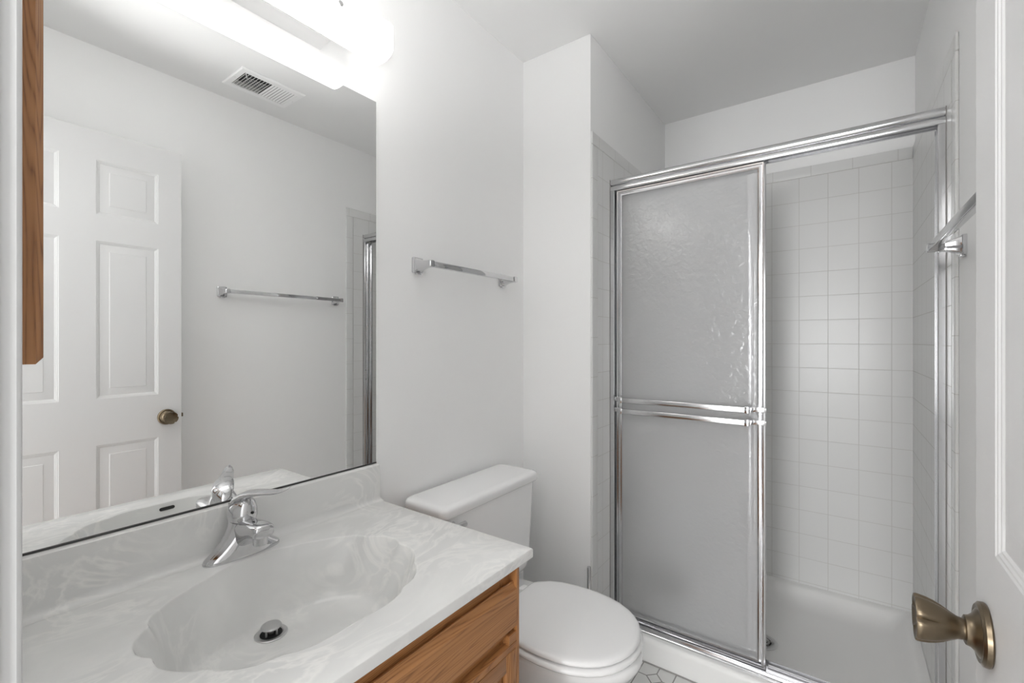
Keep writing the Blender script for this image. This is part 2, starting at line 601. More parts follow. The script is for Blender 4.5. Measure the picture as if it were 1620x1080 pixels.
# ------------------------------------------------------------------ shower pan (floor of the stall)
def pan_profile(y):
    pts = [(1.758, 0.0), (1.758, 0.075), (1.7595, 0.084), (1.764, 0.091), (1.772, 0.095), (1.79, 0.096), (1.865, 0.096), (1.880, 0.092), (1.892, 0.075), (1.905, 0.055),
           (1.93, 0.047), (2.05, 0.043), (2.12, 0.042), (2.30, 0.046), (2.42, 0.049), (2.46, 0.053), (2.49, 0.063), (2.515, 0.082), (2.53, 0.098), (2.540, 0.105), (2.563, 0.108), (YBT - 0.0005, 0.108)]
    return pts
def build_pan():
    X0, X1 = XL + 0.0005, XRT - 0.0005
    prof = pan_profile(0)
    xs = [X0]
    side = [0.0, 0.02, 0.03, 0.04, 0.055, 0.075, 0.10, 0.13]
    xs = [X0 + s for s in side] + [X0 + 0.13 + (X1 - X0 - 0.26) * k / 10 for k in range(1, 10)] + [X1 - s for s in reversed(side)]
    sh = {0.0: 0.108, 0.02: 0.107, 0.03: 0.104, 0.04: 0.095, 0.055: 0.078, 0.075: 0.060, 0.10: 0.050, 0.13: 0.0}
    def side_h(x):
        d = min(x - X0, X1 - x)
        ks = sorted(sh)
        if d >= ks[-1]:
            return 0.0
        for a, b in zip(ks[:-1], ks[1:]):
            if a - 1e-6 <= d <= b + 1e-6:
                return sh[a] + (sh[b] - sh[a]) * (d - a) / (b - a)
        return 0.0
    mb = MB()
    grid = []
    for x in xs:
        row = []
        for y, z in prof:
            zz = z
            if y >= 1.88:
                zz = max(z, side_h(x))
            row.append(mb.bm.verts.new((x, y, zz)))
        grid.append(row)
    for a, b in zip(grid[:-1], grid[1:]):
        for j in range(len(prof) - 1):
            mb.face((a[j], b[j], b[j + 1], a[j + 1]))
    # closed underside
    lo = []
    for row in (grid[0], grid[-1]):
        v = mb.bm.verts.new((row[-1].co.x, row[-1].co.y, 0.0))
        lo.append(v)
        mb.face(row + [v])
    mb.face([r[-1] for r in grid] + [lo[1], lo[0]])
    mb.face([r[0] for r in grid] + [lo[1], lo[0]])
    o = mb.build('shower_pan', M['pan'], smooth=40)
    return tag(o, 'white acrylic shower pan with raised curb and centre drain', 'shower pan')
pan = build_pan()
DRX, DRY, DRZ = 0.862, 2.092, 0.0430
d = MB()
d.lathe([(0.0, -0.001), (0.040, -0.001), (0.052, 0.0005), (0.056, 0.0022), (0.052, 0.0035), (0.036, 0.0035), (0.033, 0.0028)], (DRX, DRY, DRZ), (0, 0, 1), 40)
dr = d.build('drain', M['satin'], pan)
d = MB()
d.lathe([(0.0, 0.0032), (0.0325, 0.0032), (0.0325, 0.0036), (0.0, 0.0036)], (DRX, DRY, DRZ), (0, 0, 1), 32)
dk = d.build('strainer_shade_disc', M['dark'], dr)  # dark disc, paints the shade below the strainer
d = MB()
d.lathe([(0.019, 0.0038), (0.027, 0.0038), (0.027, 0.0046), (0.019, 0.0046), (0.019, 0.0038)], (DRX, DRY, DRZ), (0, 0, 1), 32, cap0=False, cap1=False)
d.lathe([(0.0, 0.0038), (0.011, 0.0038), (0.011, 0.0046), (0.0, 0.0046)], (DRX, DRY, DRZ), (0, 0, 1), 24)
for k in range(6):
    a = k * pi / 3 + 0.3
    c, s = cos(a), sin(a)
    d.loft([[(DRX + c * r - s * wv, DRY + s * r + c * wv, DRZ + z) for (wv, z) in ((-0.0022, 0.0038), (0.0022, 0.0038), (0.0022, 0.0046), (-0.0022, 0.0046))] for r in (0.009, 0.032)])
d.build('strainer', M['satin'], dr)

# caulk bead where the floor meets the curb
struct(MB().box(XL + 0.001, XRT - 0.001, 1.7535, 1.7578, 0.0003, 0.004).build('trim_9', M['caulk']))

# ------------------------------------------------------------------ shower enclosure
YD = 1.800
ZHB, ZHT = 1.893, 1.943
fr = thing('shower_door_frame', (0.85, 1.83, 0.097), 'bright aluminium shower frame of header, wall jambs and bottom track', 'shower frame')
hp = [(YD + 0.062, ZHB + 0.004), (YD + 0.062, ZHT - 0.002), (YD + 0.050, ZHT)]
for k in range(9):     # rolled upper bead
    a = radians(90 + 180 * k / 8)
    hp.append((YD + 0.013 + 0.013 * cos(a), ZHT - 0.0145 + 0.0145 * sin(a)))
hp += [(YD + 0.008, ZHT - 0.0300), (YD + 0.0015, ZHT - 0.0315), (YD, ZHT - 0.0335), (YD, ZHB + 0.002), (YD + 0.0015, ZHB), (YD + 0.006, ZHB), (YD + 0.007, ZHB + 0.012),
       (YD + 0.030, ZHB + 0.012), (YD + 0.031, ZHB + 0.002), (YD + 0.033, ZHB + 0.002), (YD + 0.034, ZHB + 0.012), (YD + 0.056, ZHB + 0.012), (YD + 0.057, ZHB + 0.004)]
MB().prism(hp, 'x', XL + 0.0008, XRT - 0.0008).build('header', M['alu'], fr, smooth=40)
tp = [(1.781, 0.0965), (1.781, 0.1030), (1.7825, 0.1045), (1.7900, 0.1050), (1.7925, 0.1120), (1.795, 0.1125), (1.797, 0.1055), (1.824, 0.1055), (1.8255, 0.1175), (1.8275, 0.1175), (1.829, 0.1055),
      (1.856, 0.1055), (1.858, 0.1180), (1.861, 0.1180), (1.862, 0.0965)]
MB().prism(tp, 'x', XL + 0.0008, XRT - 0.0008).build('bottom_track', M['alu'], fr, smooth=40)
for s, xw in ((1, XL + 0.0008), (-1, XRT - 0.0008)):
    w_ = 0.018
    jp = [(xw, YD + 0.002), (xw + s * (w_ - 0.002), YD + 0.002), (xw + s * w_, YD + 0.004), (xw + s * w_, YD + 0.007), (xw + s * 0.005, YD + 0.009), (xw + s * 0.005, YD + 0.028), (xw + s * w_, YD + 0.029),
          (xw + s * w_, YD + 0.032), (xw + s * 0.005, YD + 0.033), (xw + s * 0.005, YD + 0.054), (xw + s * w_, YD + 0.055), (xw + s * w_, YD + 0.059), (xw, YD + 0.060)]
    j = MB().prism(jp, 'z', 0.118, ZHB - 0.0005).build('jamb', M['alu'], fr, smooth=40)
    cxa, cxb = sorted((xw - s * 0.0006, xw + s * 0.0014))
    MB().box(cxa, cxb, YD - 0.0012, YD + 0.0018, 0.100, ZHT - 0.002).build('caulk_joint', M['caulk'], fr, smooth=0)
    q = MB()
    for zz in (1.018, 1.075):
        q.lathe([(0.0, 0.0), (0.0030, 0.0), (0.0030, 0.0015), (0.0015, 0.0022), (0.0, 0.0022)], (xw + s * 0.005, YD + 0.0185, zz), (s, 0, 0), 12)
    q.build('screw', M['dark'], j)

def frame_section(flip=1):
    # (across the stile from its outer edge, depth towards the viewer)
    return [(0.0, 0.0), (0.0, 0.0125), (0.0015, 0.0150), (0.006, 0.0165), (0.0105, 0.0150), (0.0120, 0.0105), (0.0135, 0.0100), (0.0150, 0.0135), (0.0205, 0.0145), (0.0255, 0.0125), (0.0275, 0.0085),
            (0.0275, 0.0), ]

def sliding_door(label, x0, x1, y_back, z0, z1, with_rails, sec_w=1.0):
    th = thing('sliding_shower_door', ((x0 + x1) / 2, y_back, z0), label, 'shower door')
    sec = [(a * sec_w, b) for a, b in frame_section()]
    mb = MB()
    corners = [((x0, z0), (1, 1)), ((x1, z0), (-1, 1)), ((x1, z1), (-1, -1)), ((x0, z1), (1, -1))]
    rings = []
    for (cx, cz), (sx, sz) in corners:
        rings.append([(cx + sx * a, y_back - b, cz + sz * a) for a, b in sec])
    rings.append(rings[0])
    mb.loft(rings, False, False, closed=True)
    mb.build('frame', M['alu'], th, smooth=32)
    wv = 0.0275 * sec_w
    g = MB()
    g.box(x0 + wv - 0.006, x1 - wv + 0.006, y_back - 0.0070, y_back - 0.0015, z0 + wv - 0.006, z1 - wv + 0.006)
    g.build('glass_pane', M['glass'], th, smooth=0)
    if with_rails:
        for zc in (1.0185, 0.9735):
            r = MB()
            ya, yb_ = y_back - 0.052, y_back - 0.040
            r.box(x0 + 0.020, x1 - 0.046, ya, yb_, zc - 0.0105, zc + 0.0105, 0.003, 3)
            ra = r.build('grab_rail', M['alu'], th)
            for sgn, xe in ((1, x0), (-1, x1)):
                bk = MB()
                # clip on the rail, arm back to the stile, clip wrapped round the stile
                xi = xe + sgn * (0.026 if sgn > 0 else 0.046)
                bk.box(min(xi, xi + sgn * 0.016), max(xi, xi + sgn * 0.016), ya - 0.002, yb_ + 0.002, zc - 0.0125, zc + 0.0125, 0.002)
                xk = xi - sgn * 0.004
                bk.box(min(xk, xk + sgn * 0.006), max(xk, xk + sgn * 0.006), yb_ - 0.004, y_back - 0.0145, zc - 0.009, zc + 0.009, 0.001)
                bk.box(min(xe - sgn * 0.001, xk + sgn * 0.006), max(xe - sgn * 0.001, xk + sgn * 0.006), y_back - 0.0205, y_back - 0.0152, zc - 0.0085, zc + 0.0085, 0.0015)
                bk.box(min(xe - sgn * 0.002, xe), max(xe - sgn * 0.002, xe), y_back - 0.0205, y_back, zc - 0.0085, zc + 0.0085, 0.0008)
                bk.build('bracket', M['alu'], ra)
    return th
front_door = sliding_door('front sliding shower door of obscure glass carrying two horizontal rails', 0.350, 0.9065, 1.829, 0.1065, 1.8975, True)
rear_door = sliding_door('rear sliding shower door of obscure glass hidden behind the railed one', 0.3375, 0.8735, 1.856, 0.109, 1.8975, False, 1.15)

# shower fittings seen as shadows through the obscure glass
sv = thing('shower_valve', (XL, 2.15, 1.213), 'chrome shower valve on tiled wall blurred behind obscure glass', 'shower valve')
MB().lathe([(0.0, 0.0), (0.075, 0.0), (0.077, 0.003), (0.070, 0.010), (0.035, 0.016), (0.0, 0.017)], (XL + 0.0003, 2.15, 1.213), (1, 0, 0), 40).build('escutcheon', M['chrome'], sv)
h = MB()
h.lathe([(0.0, 0.015), (0.020, 0.015), (0.021, 0.05), (0.028, 0.056), (0.028, 0.082), (0.022, 0.088), (0.0, 0.089)], (XL, 2.15, 1.213), (1, 0, 0), 32)
h.tube([(XL + 0.07, 2.15, 1.213), (XL + 0.075, 2.15, 1.17), (XL + 0.078, 2.15, 1.13)], [0.009, 0.008, 0.007], 12)
h.build('handle', M['chrome'], sv)
sh = thing('showerhead', (XL, 2.19, 2.0), 'chrome shower head on short arm blurred behind obscure glass', 'shower head')
MB().lathe([(0.0, 0.0), (0.030, 0.0), (0.030, 0.004), (0.018, 0.012), (0.012, 0.014)], (XL + 0.0003, 2.19, 1.985), (1, 0, 0), 32).build('flange', M['chrome'], sh)
MB().tube([(XL + 0.004, 2.19, 1.985), (XL + 0.06, 2.19, 1.995), (XL + 0.11, 2.19, 1.990), (XL + 0.16, 2.19, 1.965), (XL + 0.20, 2.19, 1.930)], 0.0095, 14).build('arm', M['chrome'], sh)
MB().lathe([(0.0, -0.005), (0.014, -0.005), (0.016, 0.012), (0.013, 0.020), (0.024, 0.036), (0.036, 0.062), (0.037, 0.070), (0.032, 0.074), (0.0, 0.072)], (XL + 0.20, 2.19, 1.930), (0.72, 0, -0.69), 32).build('spray_head', M['chrome'], sh)
# ------------------------------------------------------------------ wall mirror
MZ0, MZ1 = 0.9045, 1.9685
MY0, MY1 = 0.095, 0.856
mm = MB()
mm.box(0.0004, 0.0055, MY0, MY1, MZ0, MZ1)
for f in mm.bm.faces:
    f.material_index = 0 if f.normal.x > 0.9 else 1
wm = mm.build('wall_mirror', [M['mirror'], M['mirror_edge']], smooth=0)
tag(wm, 'large frameless rectangular mirror above the vanity backsplash', 'mirror')
MB().box(0.0004, 0.0075, MY0, MY1, 0.9008, MZ0).build('bottom_strip', plain('dark_mirror_strip', (0.06, 0.06, 0.06), 0.5)[0], wm)  # thin dark strip along the mirror's lower edge

# ------------------------------------------------------------------ vanity top with integral shell basin
VY0, VY1, VX1 = 0.071, 0.857, 0.559
VZ, VT = 0.797, 0.0225
SY = 0.4635
PX = 0.200
HALF = [(0.0912, 0.0), (0.0918, 0.022), (0.0960, 0.048), (0.1120, 0.083), (0.1330, 0.133), (0.1610, 0.180), (0.1745, 0.1975), (0.1890, 0.2065), (0.2040, 0.2085), (0.2130, 0.2160), (0.2280, 0.2320), (0.2480, 0.2410),
        (0.2690, 0.2430), (0.2860, 0.2385), (0.2990, 0.2310), (0.3110, 0.2330), (0.3300, 0.2330), (0.3480, 0.2270), (0.3700, 0.2140), (0.3840, 0.2010), (0.3920, 0.1920), (0.4060, 0.1860), (0.4250, 0.1690),
        (0.4390, 0.1480), (0.4455, 0.1260), (0.4475, 0.1140), (0.4580, 0.1000), (0.4660, 0.0760), (0.4690, 0.0480), (0.4680, 0.0240), (0.4670, 0.0)]
def rim_radius():
    pol = []
    for x, h_ in HALF:
        pol.append((atan2(h_, x - PX), hypot(h_, x - PX)))
    pol.sort()
    return pol
POL = rim_radius()
def rim(th):
    a = abs((th + pi) % (2 * pi) - pi)
    for (a0, r0), (a1, r1) in zip(POL[:-1], POL[1:]):
        if a0 <= a <= a1 + 1e-9:
            k = (a - a0) / max(1e-9, a1 - a0)
            return r0 + (r1 - r0) * k
    return POL[-1][1] if a > POL[-1][0] else POL[0][1]
def smooth_rim(th, blur):
    if blur <= 0:
        return rim(th)
    n = 9
    s = w_ = 0
    for i in range(n):
        k = (i - (n - 1) / 2) / ((n - 1) / 2)
        g = math.exp(-3 * k * k)
        s += rim(th + k * blur) * g
        w_ += g
    return s / w_
DEPTH = 0.1265
def wall_sec(t):
    # straight wall, then a coved foot
    if t < 0.70:
        return 1.15 * t / 0.9775
    return (1.15 * t - 1.15 / 0.6 * (t - 0.70) ** 2) / 0.9775
def wall_run(th):
    # the wall at the back is the steepest, the front one rounds over a little wider
    return 0.058 + 0.016 * max(0.0, cos(th))
def basin_at(r, th):
    """depth below the deck at radius r: steep fluted wall, coved foot, floor falling gently to the drain"""
    R = rim(th)
    t = max(0.0, min(1.0, (R - r) / wall_run(th)))
    floor_d = DEPTH - 0.010 * min(1.0, r / 0.25)
    return floor_d * wall_sec(t)
def build_top():
    mb = MB()
    NT = 384
    ds = [0.001, 0.0025, 0.005, 0.008, 0.012, 0.0165, 0.0215, 0.027, 0.033, 0.040, 0.048, 0.056, 0.064]
    inner = [0.92, 0.80, 0.66, 0.50, 0.34, 0.18]
    def pos(th, d):
        R = smooth_rim(th, min(0.55, 0.035 + 5.5 * d))
        return R
    rows = []
    spec = [('in', k) for k in reversed(inner)] + [('wall', d) for d in reversed(ds)] + [('out', 0.0), ('out', -0.0012), ('out', -0.004)]
    for kind, val in spec:
        row = []
        for i in range(NT):
            th = 2 * pi * i / NT
            if kind == 'out':
                r = rim(th) - val
                z = VZ - (0.0012 if val == 0.0 else 0.0003 if val > -0.003 else 0.0)
            elif kind == 'wall':
                run = wall_run(th)
                t = min(1.0, val / 0.064)
                r = pos(th, val) - val * run / 0.064
                fd = DEPTH - 0.010 * min(1.0, r / 0.25)
                z = VZ - 0.0012 - fd * wall_sec(t)
            else:
                r0 = pos(th, 0.064) - wall_run(th)
                r = r0 * val
                z = VZ - 0.0012 - (DEPTH - 0.010 * min(1.0, r / 0.25))
            row.append(mb.bm.verts.new((PX + r * cos(th), SY + r * sin(th), z)))
        rows.append(row)
    c = mb.bm.verts.new((PX, SY, VZ - DEPTH - 0.0012))
    for i in range(NT):
        mb.face((c, rows[0][i], rows[0][(i + 1) % NT]))
    for a, b in zip(rows[:-1], rows[1:]):
        for i in range(NT):
            j = (i + 1) % NT
            mb.face((a[i], a[j], b[j], b[i]))
    # flat deck out to the counter outline, then a rounded edge and the underside
    X0c, X1c, Y0c, Y1c = 0.0235, VX1, VY0, VY1
    def edge_pt(th):
        cx, sy = cos(th), sin(th)
        ks = []
        if cx > 1e-9: ks.append((X1c - PX) / cx)
        if cx < -1e-9: ks.append((X0c - PX) / cx)
        if sy > 1e-9: ks.append((Y1c - SY) / sy)
        if sy < -1e-9: ks.append((Y0c - SY) / sy)
        k = min(ks)
        return PX + k * cx, SY + k * sy
    outs = []
    for i in range(NT):
        outs.append(edge_pt(2 * pi * i / NT))
    # snap the nearest ray onto each corner
    for cxy in ((X0c, Y0c), (X1c, Y0c), (X0c, Y1c), (X1c, Y1c)):
        k = min(range(NT), key=lambda i: hypot(outs[i][0] - cxy[0], outs[i][1] - cxy[1]))
        outs[k] = cxy
    def inset(p, t):
        x = min(max(p[0], X0c), X1c - t)
        y = min(max(p[1], Y0c + t), Y1c - t)
        return x, y
    def ring(t, z):
        return [mb.bm.verts.new((*inset(p, t), z)) for p in outs]
    mid = []
    for i in range(NT):
        q = rows[-1][i].co
        x, y = inset(outs[i], 0.004)
        mid.append(mb.bm.verts.new((q.x + (x - q.x) * 0.5, q.y + (y - q.y) * 0.5, VZ)))
    seq = [rows[-1], mid, ring(0.004, VZ), ring(0.0012, VZ - 0.0012), ring(0.0, VZ - 0.004), ring(0.0, VZ - VT + 0.002), ring(0.002, VZ - VT), ]
    for a, b in zip(seq[:-1], seq[1:]):
        for i in range(NT):
            j = (i + 1) % NT
            mb.face((a[i], a[j], b[j], b[i]))
    # underside: flat rim, then the outer shell of the basin
    prev = seq[-1]
    for s, drop in ((1.03, VT), (1.02, 0.070), (0.97, 0.110), (0.84, 0.132), (0.45, 0.141)):
        row = []
        for i in range(NT):
            th = 2 * pi * i / NT
            R = smooth_rim(th, 0.3)
            row.append(mb.bm.verts.new((max(0.006, PX + s * R * cos(th)), SY + s * R * sin(th), VZ - drop)))
        for i in range(NT):
            j = (i + 1) % NT
            mb.face((prev[i], prev[j], row[j], row[i]))
        prev = row
    mb.face(list(reversed(prev)))
    # backsplash with coved foot and eased top
    sp = [(0.0008, VZ - VT), (0.030, VZ - VT), (0.0420, VZ + 0.0003), (0.0360, VZ + 0.0008), (0.0310, VZ + 0.0022), (0.0270, VZ + 0.0052), (0.0245, VZ + 0.0095), (0.0232, VZ + 0.015), (0.0215, 0.893), (0.0205, 0.8980), (0.0175, 0.9003), (0.0008, 0.9003)]
    mb.prism(sp, 'y', VY0, VY1)
    o = mb.build('bathroom_sink', M['marble'], smooth=38)
    return tag(o, 'swirled grey-white cultured marble vanity top with integral scalloped shell basin', 'sink')
vt = build_top()
ZB = VZ - DEPTH - 0.0004
BX, BY = 0.186, 0.4610
fl_ = MB()
fl_.lathe([(0.0, 0.0004), (0.021, 0.0004), (0.0225, 0.0022), (0.029, 0.0026), (0.0305, 0.0014), (0.0305, 0.0002)], (BX, BY, ZB), (0, 0, 1), 40, cap0=False, cap1=False)
fl_.build('drain_flange', M['satin'], vt)
MB().lathe([(0.0, 0.0010), (0.0205, 0.0010), (0.0205, 0.0014), (0.0, 0.0014)], (BX, BY, ZB), (0, 0, 1), 28).build('drain_shade_disc', M['dark'], vt)  # dark disc stands in for the shade down the drain hole
st = MB()
st.lathe([(0.0, 0.0128), (0.0165, 0.0128), (0.0185, 0.0140), (0.0190, 0.0160), (0.0180, 0.0178), (0.0150, 0.0188), (0.0, 0.0194)], (BX, BY, ZB), (0, 0, 1), 36)
st.lathe([(0.005, 0.001), (0.005, 0.0130)], (BX, BY, ZB), (0, 0, 1), 12)
for k in range(4):
    a = k * pi / 2 + 0.4
    st.tube([(BX + 0.013 * cos(a), BY + 0.013 * sin(a), ZB + 0.001), (BX + 0.013 * cos(a), BY + 0.013 * sin(a), ZB + 0.0135)], 0.0022, 8)
st.build('drain_stopper', M['satin'], vt)
# overflow slot high on the basin's front slope, its inner shade a dark lozenge
R0 = rim(0.0)
s0, s1 = R0 - 0.0120, R0 - 0.0030
def front_pt(r, y):
    t = (R0 - r) / wall_run(0)
    fd = DEPTH - 0.010
    return Vector((PX + r, SY + y, VZ - 0.0012 - fd * wall_sec(t)))
nrm = (front_pt(s1, 0) - front_pt(s0, 0)).cross(Vector((0, 1, 0))).normalized()
if nrm.z < 0:
    nrm = -nrm
oc = front_pt((s0 + s1) / 2, 0.016)
upv = (front_pt(s1, 0) - front_pt(s0, 0)).normalized()
pts = []
for k in range(24):
    a = 2 * pi * k / 24
    yy = (0.014 if cos(a) >= 0 else -0.014) + 0.0045 * cos(a)
    pts.append(oc + Vector((0, 1, 0)) * yy + upv * (0.0045 * sin(a)))
ov = MB()
ov.loft([[p - nrm * 0.004 for p in pts], [p + nrm * 0.0012 for p in pts]])
ov.build('overflow_slot', M['dark'], vt)

# ------------------------------------------------------------------ faucet
FX, FY, FZ = 0.0600, 0.4635, VZ
fa = thing('faucet', (FX, FY, FZ), 'chrome single-lever faucet on the back deck of the basin', 'faucet')
def sq_ring(cx, cy, z, hx, hy, e=2.6, n=40, tilt=0.0):
    r = []
    for i in range(n):
        a = 2 * pi * i / n
        c, s = cos(a), sin(a)
        x = hx * math.copysign(abs(c) ** (2 / e), c)
        y = hy * math.copysign(abs(s) ** (2 / e), s)
        r.append((cx + x, cy + y, z + tilt * x))
    return r
b = MB()
prof = [(0.0002, 0.0265, 0.0780, 2.4), (0.004, 0.0268, 0.0783, 2.4), (0.009, 0.0262, 0.0755, 2.4), (0.014, 0.0260, 0.0690, 2.4), (0.020, 0.0258, 0.0610, 2.3), (0.028, 0.0258, 0.0525, 2.3), (0.037, 0.0258, 0.0440, 2.2),
        (0.046, 0.0258, 0.0370, 2.2), (0.055, 0.0257, 0.0320, 2.1), (0.064, 0.0256, 0.0288, 2.0), (0.072, 0.0255, 0.0270, 2.0), (0.0765, 0.0252, 0.0262, 2.0)]
b.loft([sq_ring(FX - 0.002 - 0.05 * max(0, z - 0.02), FY, FZ + z, hx, hy, e, tilt=-0.22 * smooth01((z - 0.05) / 0.025)) for z, hx, hy, e in prof])
b.build('body', M['chrome'], fa, smooth=60)
sp_ = MB()
rings = []
for t_, (zc, hz, hw) in zip([0.0, 0.15, 0.3, 0.45, 0.6, 0.75, 0.88, 0.95, 0.985, 1.0],
                            [(0.044, 0.030, 0.0240), (0.048, 0.0280, 0.0235), (0.0535, 0.0240, 0.0230), (0.0585, 0.0205, 0.0225), (0.0625, 0.0178, 0.0222), (0.0650, 0.0160, 0.0222), (0.0660, 0.0145, 0.0220), (0.0660, 0.0135, 0.0205), (0.0660, 0.0115, 0.0175), (0.0660, 0.0075, 0.0110)]):
    x = FX + 0.008 + 0.089 * t_
    rings.append([(x, FY + hw * math.copysign(abs(cos(a)) ** 0.65, cos(a)), FZ + zc + 0.004 + hz * math.copysign(abs(sin(a)) ** 0.65, sin(a))) for a in [2 * pi * i / 32 for i in range(32)]])
sp_.loft(rings)
sp_.build('spout', M['chrome'], fa, smooth=60)
MB().lathe([(0.0, 0.0), (0.0125, 0.0), (0.0140, 0.002), (0.0140, 0.019), (0.0125, 0.020)], (FX + 0.076, FY, FZ + 0.0400), (0, 0, 1), 28).build('aerator', M['chrome'], fa)
hd = MB()
dome = [(0.0790, 0.0, 0.0285), (0.0840, 0.0, 0.0300), (0.0910, 0.0005, 0.0300), (0.0985, 0.0012, 0.0285), (0.1060, 0.002, 0.0255), (0.1130, 0.004, 0.0210), (0.1190, 0.006, 0.0150), (0.1225, 0.007, 0.0070)]
LD = Vector((0.880, 0.475, 0)).normalized()
hc = Vector((FX - 0.006, FY, FZ))
hd.loft([[hc + LD * off + Vector((r * cos(a), r * sin(a), z - 0.20 * r * cos(a) * (1 - smooth01((z - 0.08) / 0.035)))) for a in [2 * pi * i / 36 for i in range(36)]] for z, off, r in dome])
path = [hc + LD * l + Vector((0, 0, z)) for l, z in ((-0.0245, 0.0960), (-0.018, 0.1090), (-0.006, 0.1205), (0.012, 0.1290), (0.034, 0.1335), (0.056, 0.1350), (0.078, 0.1365), (0.094, 0.1395), (0.106, 0.1445), (0.113, 0.1490))]
hd.tube(path, 0, 20, flat=([0.011, 0.0190, 0.0225, 0.0215, 0.0180, 0.0155, 0.0138, 0.0120, 0.0085, 0.0030], [0.004, 0.0070, 0.0085, 0.0080, 0.0064, 0.0052, 0.0044, 0.0036, 0.0026, 0.0012]))
hdo = hd.build('lever_handle', M['chrome'], fa, smooth=60)
rg = MB()
rg.loft([[(FX - 0.006 + r * cos(a), FY + r * sin(a), FZ + z - 0.215 * r * cos(a)) for a in [2 * pi * i / 32 for i in range(32)]] for z, r in ((0.0762, 0.0240), (0.0800, 0.0240))])
rg.build('ring_gap_shade', M['dark'], fa)  # solid dark ring, paints the shade in the gap under the handle
MB().lathe([(0.0, 0.0), (0.003, 0.0), (0.003, 0.0012), (0.0, 0.0012)], hc + Vector((0.0296, 0.008, 0.092)), (0.96, 0.28, 0), 12).build('set_screw', M['dark'], hdo)

# ------------------------------------------------------------------ vanity cabinet
vc = thing('vanity_cabinet', (0.27, 0.440, 0.0), 'honey oak vanity cabinet under the marble sink top', 'cabinet')
CX1 = 0.5370         # face frame front
CYa, CYb = 0.073, 0.808
CZ1 = VZ - VT - 0.0005
for y0 in (CYa, CYb - 0.0186):
    MB().box(0.002, CX1 - 0.0192, y0, y0 + 0.018, 0.10, CZ1).build('side_panel', M['oak_z'], vc)
MB().box(0.002, CX1 - 0.0192, CYa + 0.0182, CYb - 0.0188, 0.10, 0.118).build('bottom_panel', M['oak_y'], vc)
MB().box(0.04, CX1 - 0.075, CYa, CYb - 0.002, 0.0, 0.10).build('toe_kick', M['oak_y'], vc)
for y0 in (CYa, CYb - 0.045):
    MB().box(CX1 - 0.019, CX1, y0, y0 + 0.045, 0.10, CZ1, 0.001, 1).build('frame_stile', M['oak_z'], vc)
for z0, z1 in ((0.715, CZ1), (0.585, 0.640), (0.10, 0.16)):
    MB().box(CX1 - 0.0185, CX1 - 0.0002, CYa + 0.045, CYb - 0.045, z0, z1).build('frame_rail', M['oak_y'], vc)
MB().box(CX1 - 0.0005, CX1 + 0.0187, 0.7988, CYb, 0.10, CZ1, 0.0008, 1).build('end_stile', M['oak_z'], vc)
def bevelled_front(y0, y1, z0, z1, name, mat):
    """overlay drawer front: coved finger grooves along the top and bottom edge"""
    mb = MB()
    T = 0.0185
    prof = [(CX1 + 0.0003, z0 + 0.006), (CX1 + 0.004, z0 + 0.0015), (CX1 + 0.009, z0), (CX1 + 0.0105, z0 + 0.006), (CX1 + 0.0140, z0 + 0.0110), (CX1 + T - 0.0015, z0 + 0.0135), (CX1 + T, z0 + 0.0155),
            (CX1 + T, z1 - 0.0155), (CX1 + T - 0.0015, z1 - 0.0135), (CX1 + 0.0140, z1 - 0.0110), (CX1 + 0.0105, z1 - 0.006), (CX1 + 0.009, z1), (CX1 + 0.004, z1 - 0.0015), (CX1 + 0.0003, z1 - 0.006)]
    mb.prism(prof, 'y', y0, y1)
    return mb.build(name, mat, vc, smooth=30)
bevelled_front(0.090, 0.7985, 0.6370, 0.7450, 'drawer_front', M['oak_y'])
lr = MB()
lr.prism([(CX1 + 0.0003, 0.6065), (CX1 + 0.0185, 0.6065), (CX1 + 0.0185, 0.6185), (CX1 + 0.0150, 0.6205), (CX1 + 0.0003, 0.6205)], 'y', 0.090, 0.7985)
lr.box(CX1 + 0.0003, CX1 + 0.0183, 0.7720, 0.7983, 0.6200, 0.6400, 0.001, 1)
lr.build('front_rail', M['oak_y'], vc, smooth=30)
def cab_door(y0, y1, z0, z1):
    T = 0.0185
    W = 0.036
    X0 = CX1 + 0.0003
    p = MB()
    ins = [(0.0, 0.004), (0.004, 0.008), (0.030, 0.0135), (0.032, 0.0150)]
    p.loft([[(X0 + dx, y, z) for y, z in ((y0 + W + i, z0 + W + i), (y1 - W - i, z0 + W + i), (y1 - W - i, z1 - W - i), (y0 + W + i, z1 - W - i))] for i, dx in ins], cap0=True, cap1=True)
    d_ = p.build('cabinet_door', M['oak_z'], vc, smooth=20)
    for ya in (y0, y1 - W):
        MB().box(X0, X0 + T, ya, ya + W, z0, z1, 0.0025, 2).build('door_stile', M['oak_z'], d_)
    for za in (z0, z1 - W):
        MB().box(X0, X0 + T - 0.0003, y0 + W, y1 - W, za, za + W, 0.002, 2).build('door_rail', M['oak_y'], d_)
cab_door(0.090, 0.4390, 0.130, 0.6050)
cab_door(0.4450, 0.7985, 0.130, 0.6050)

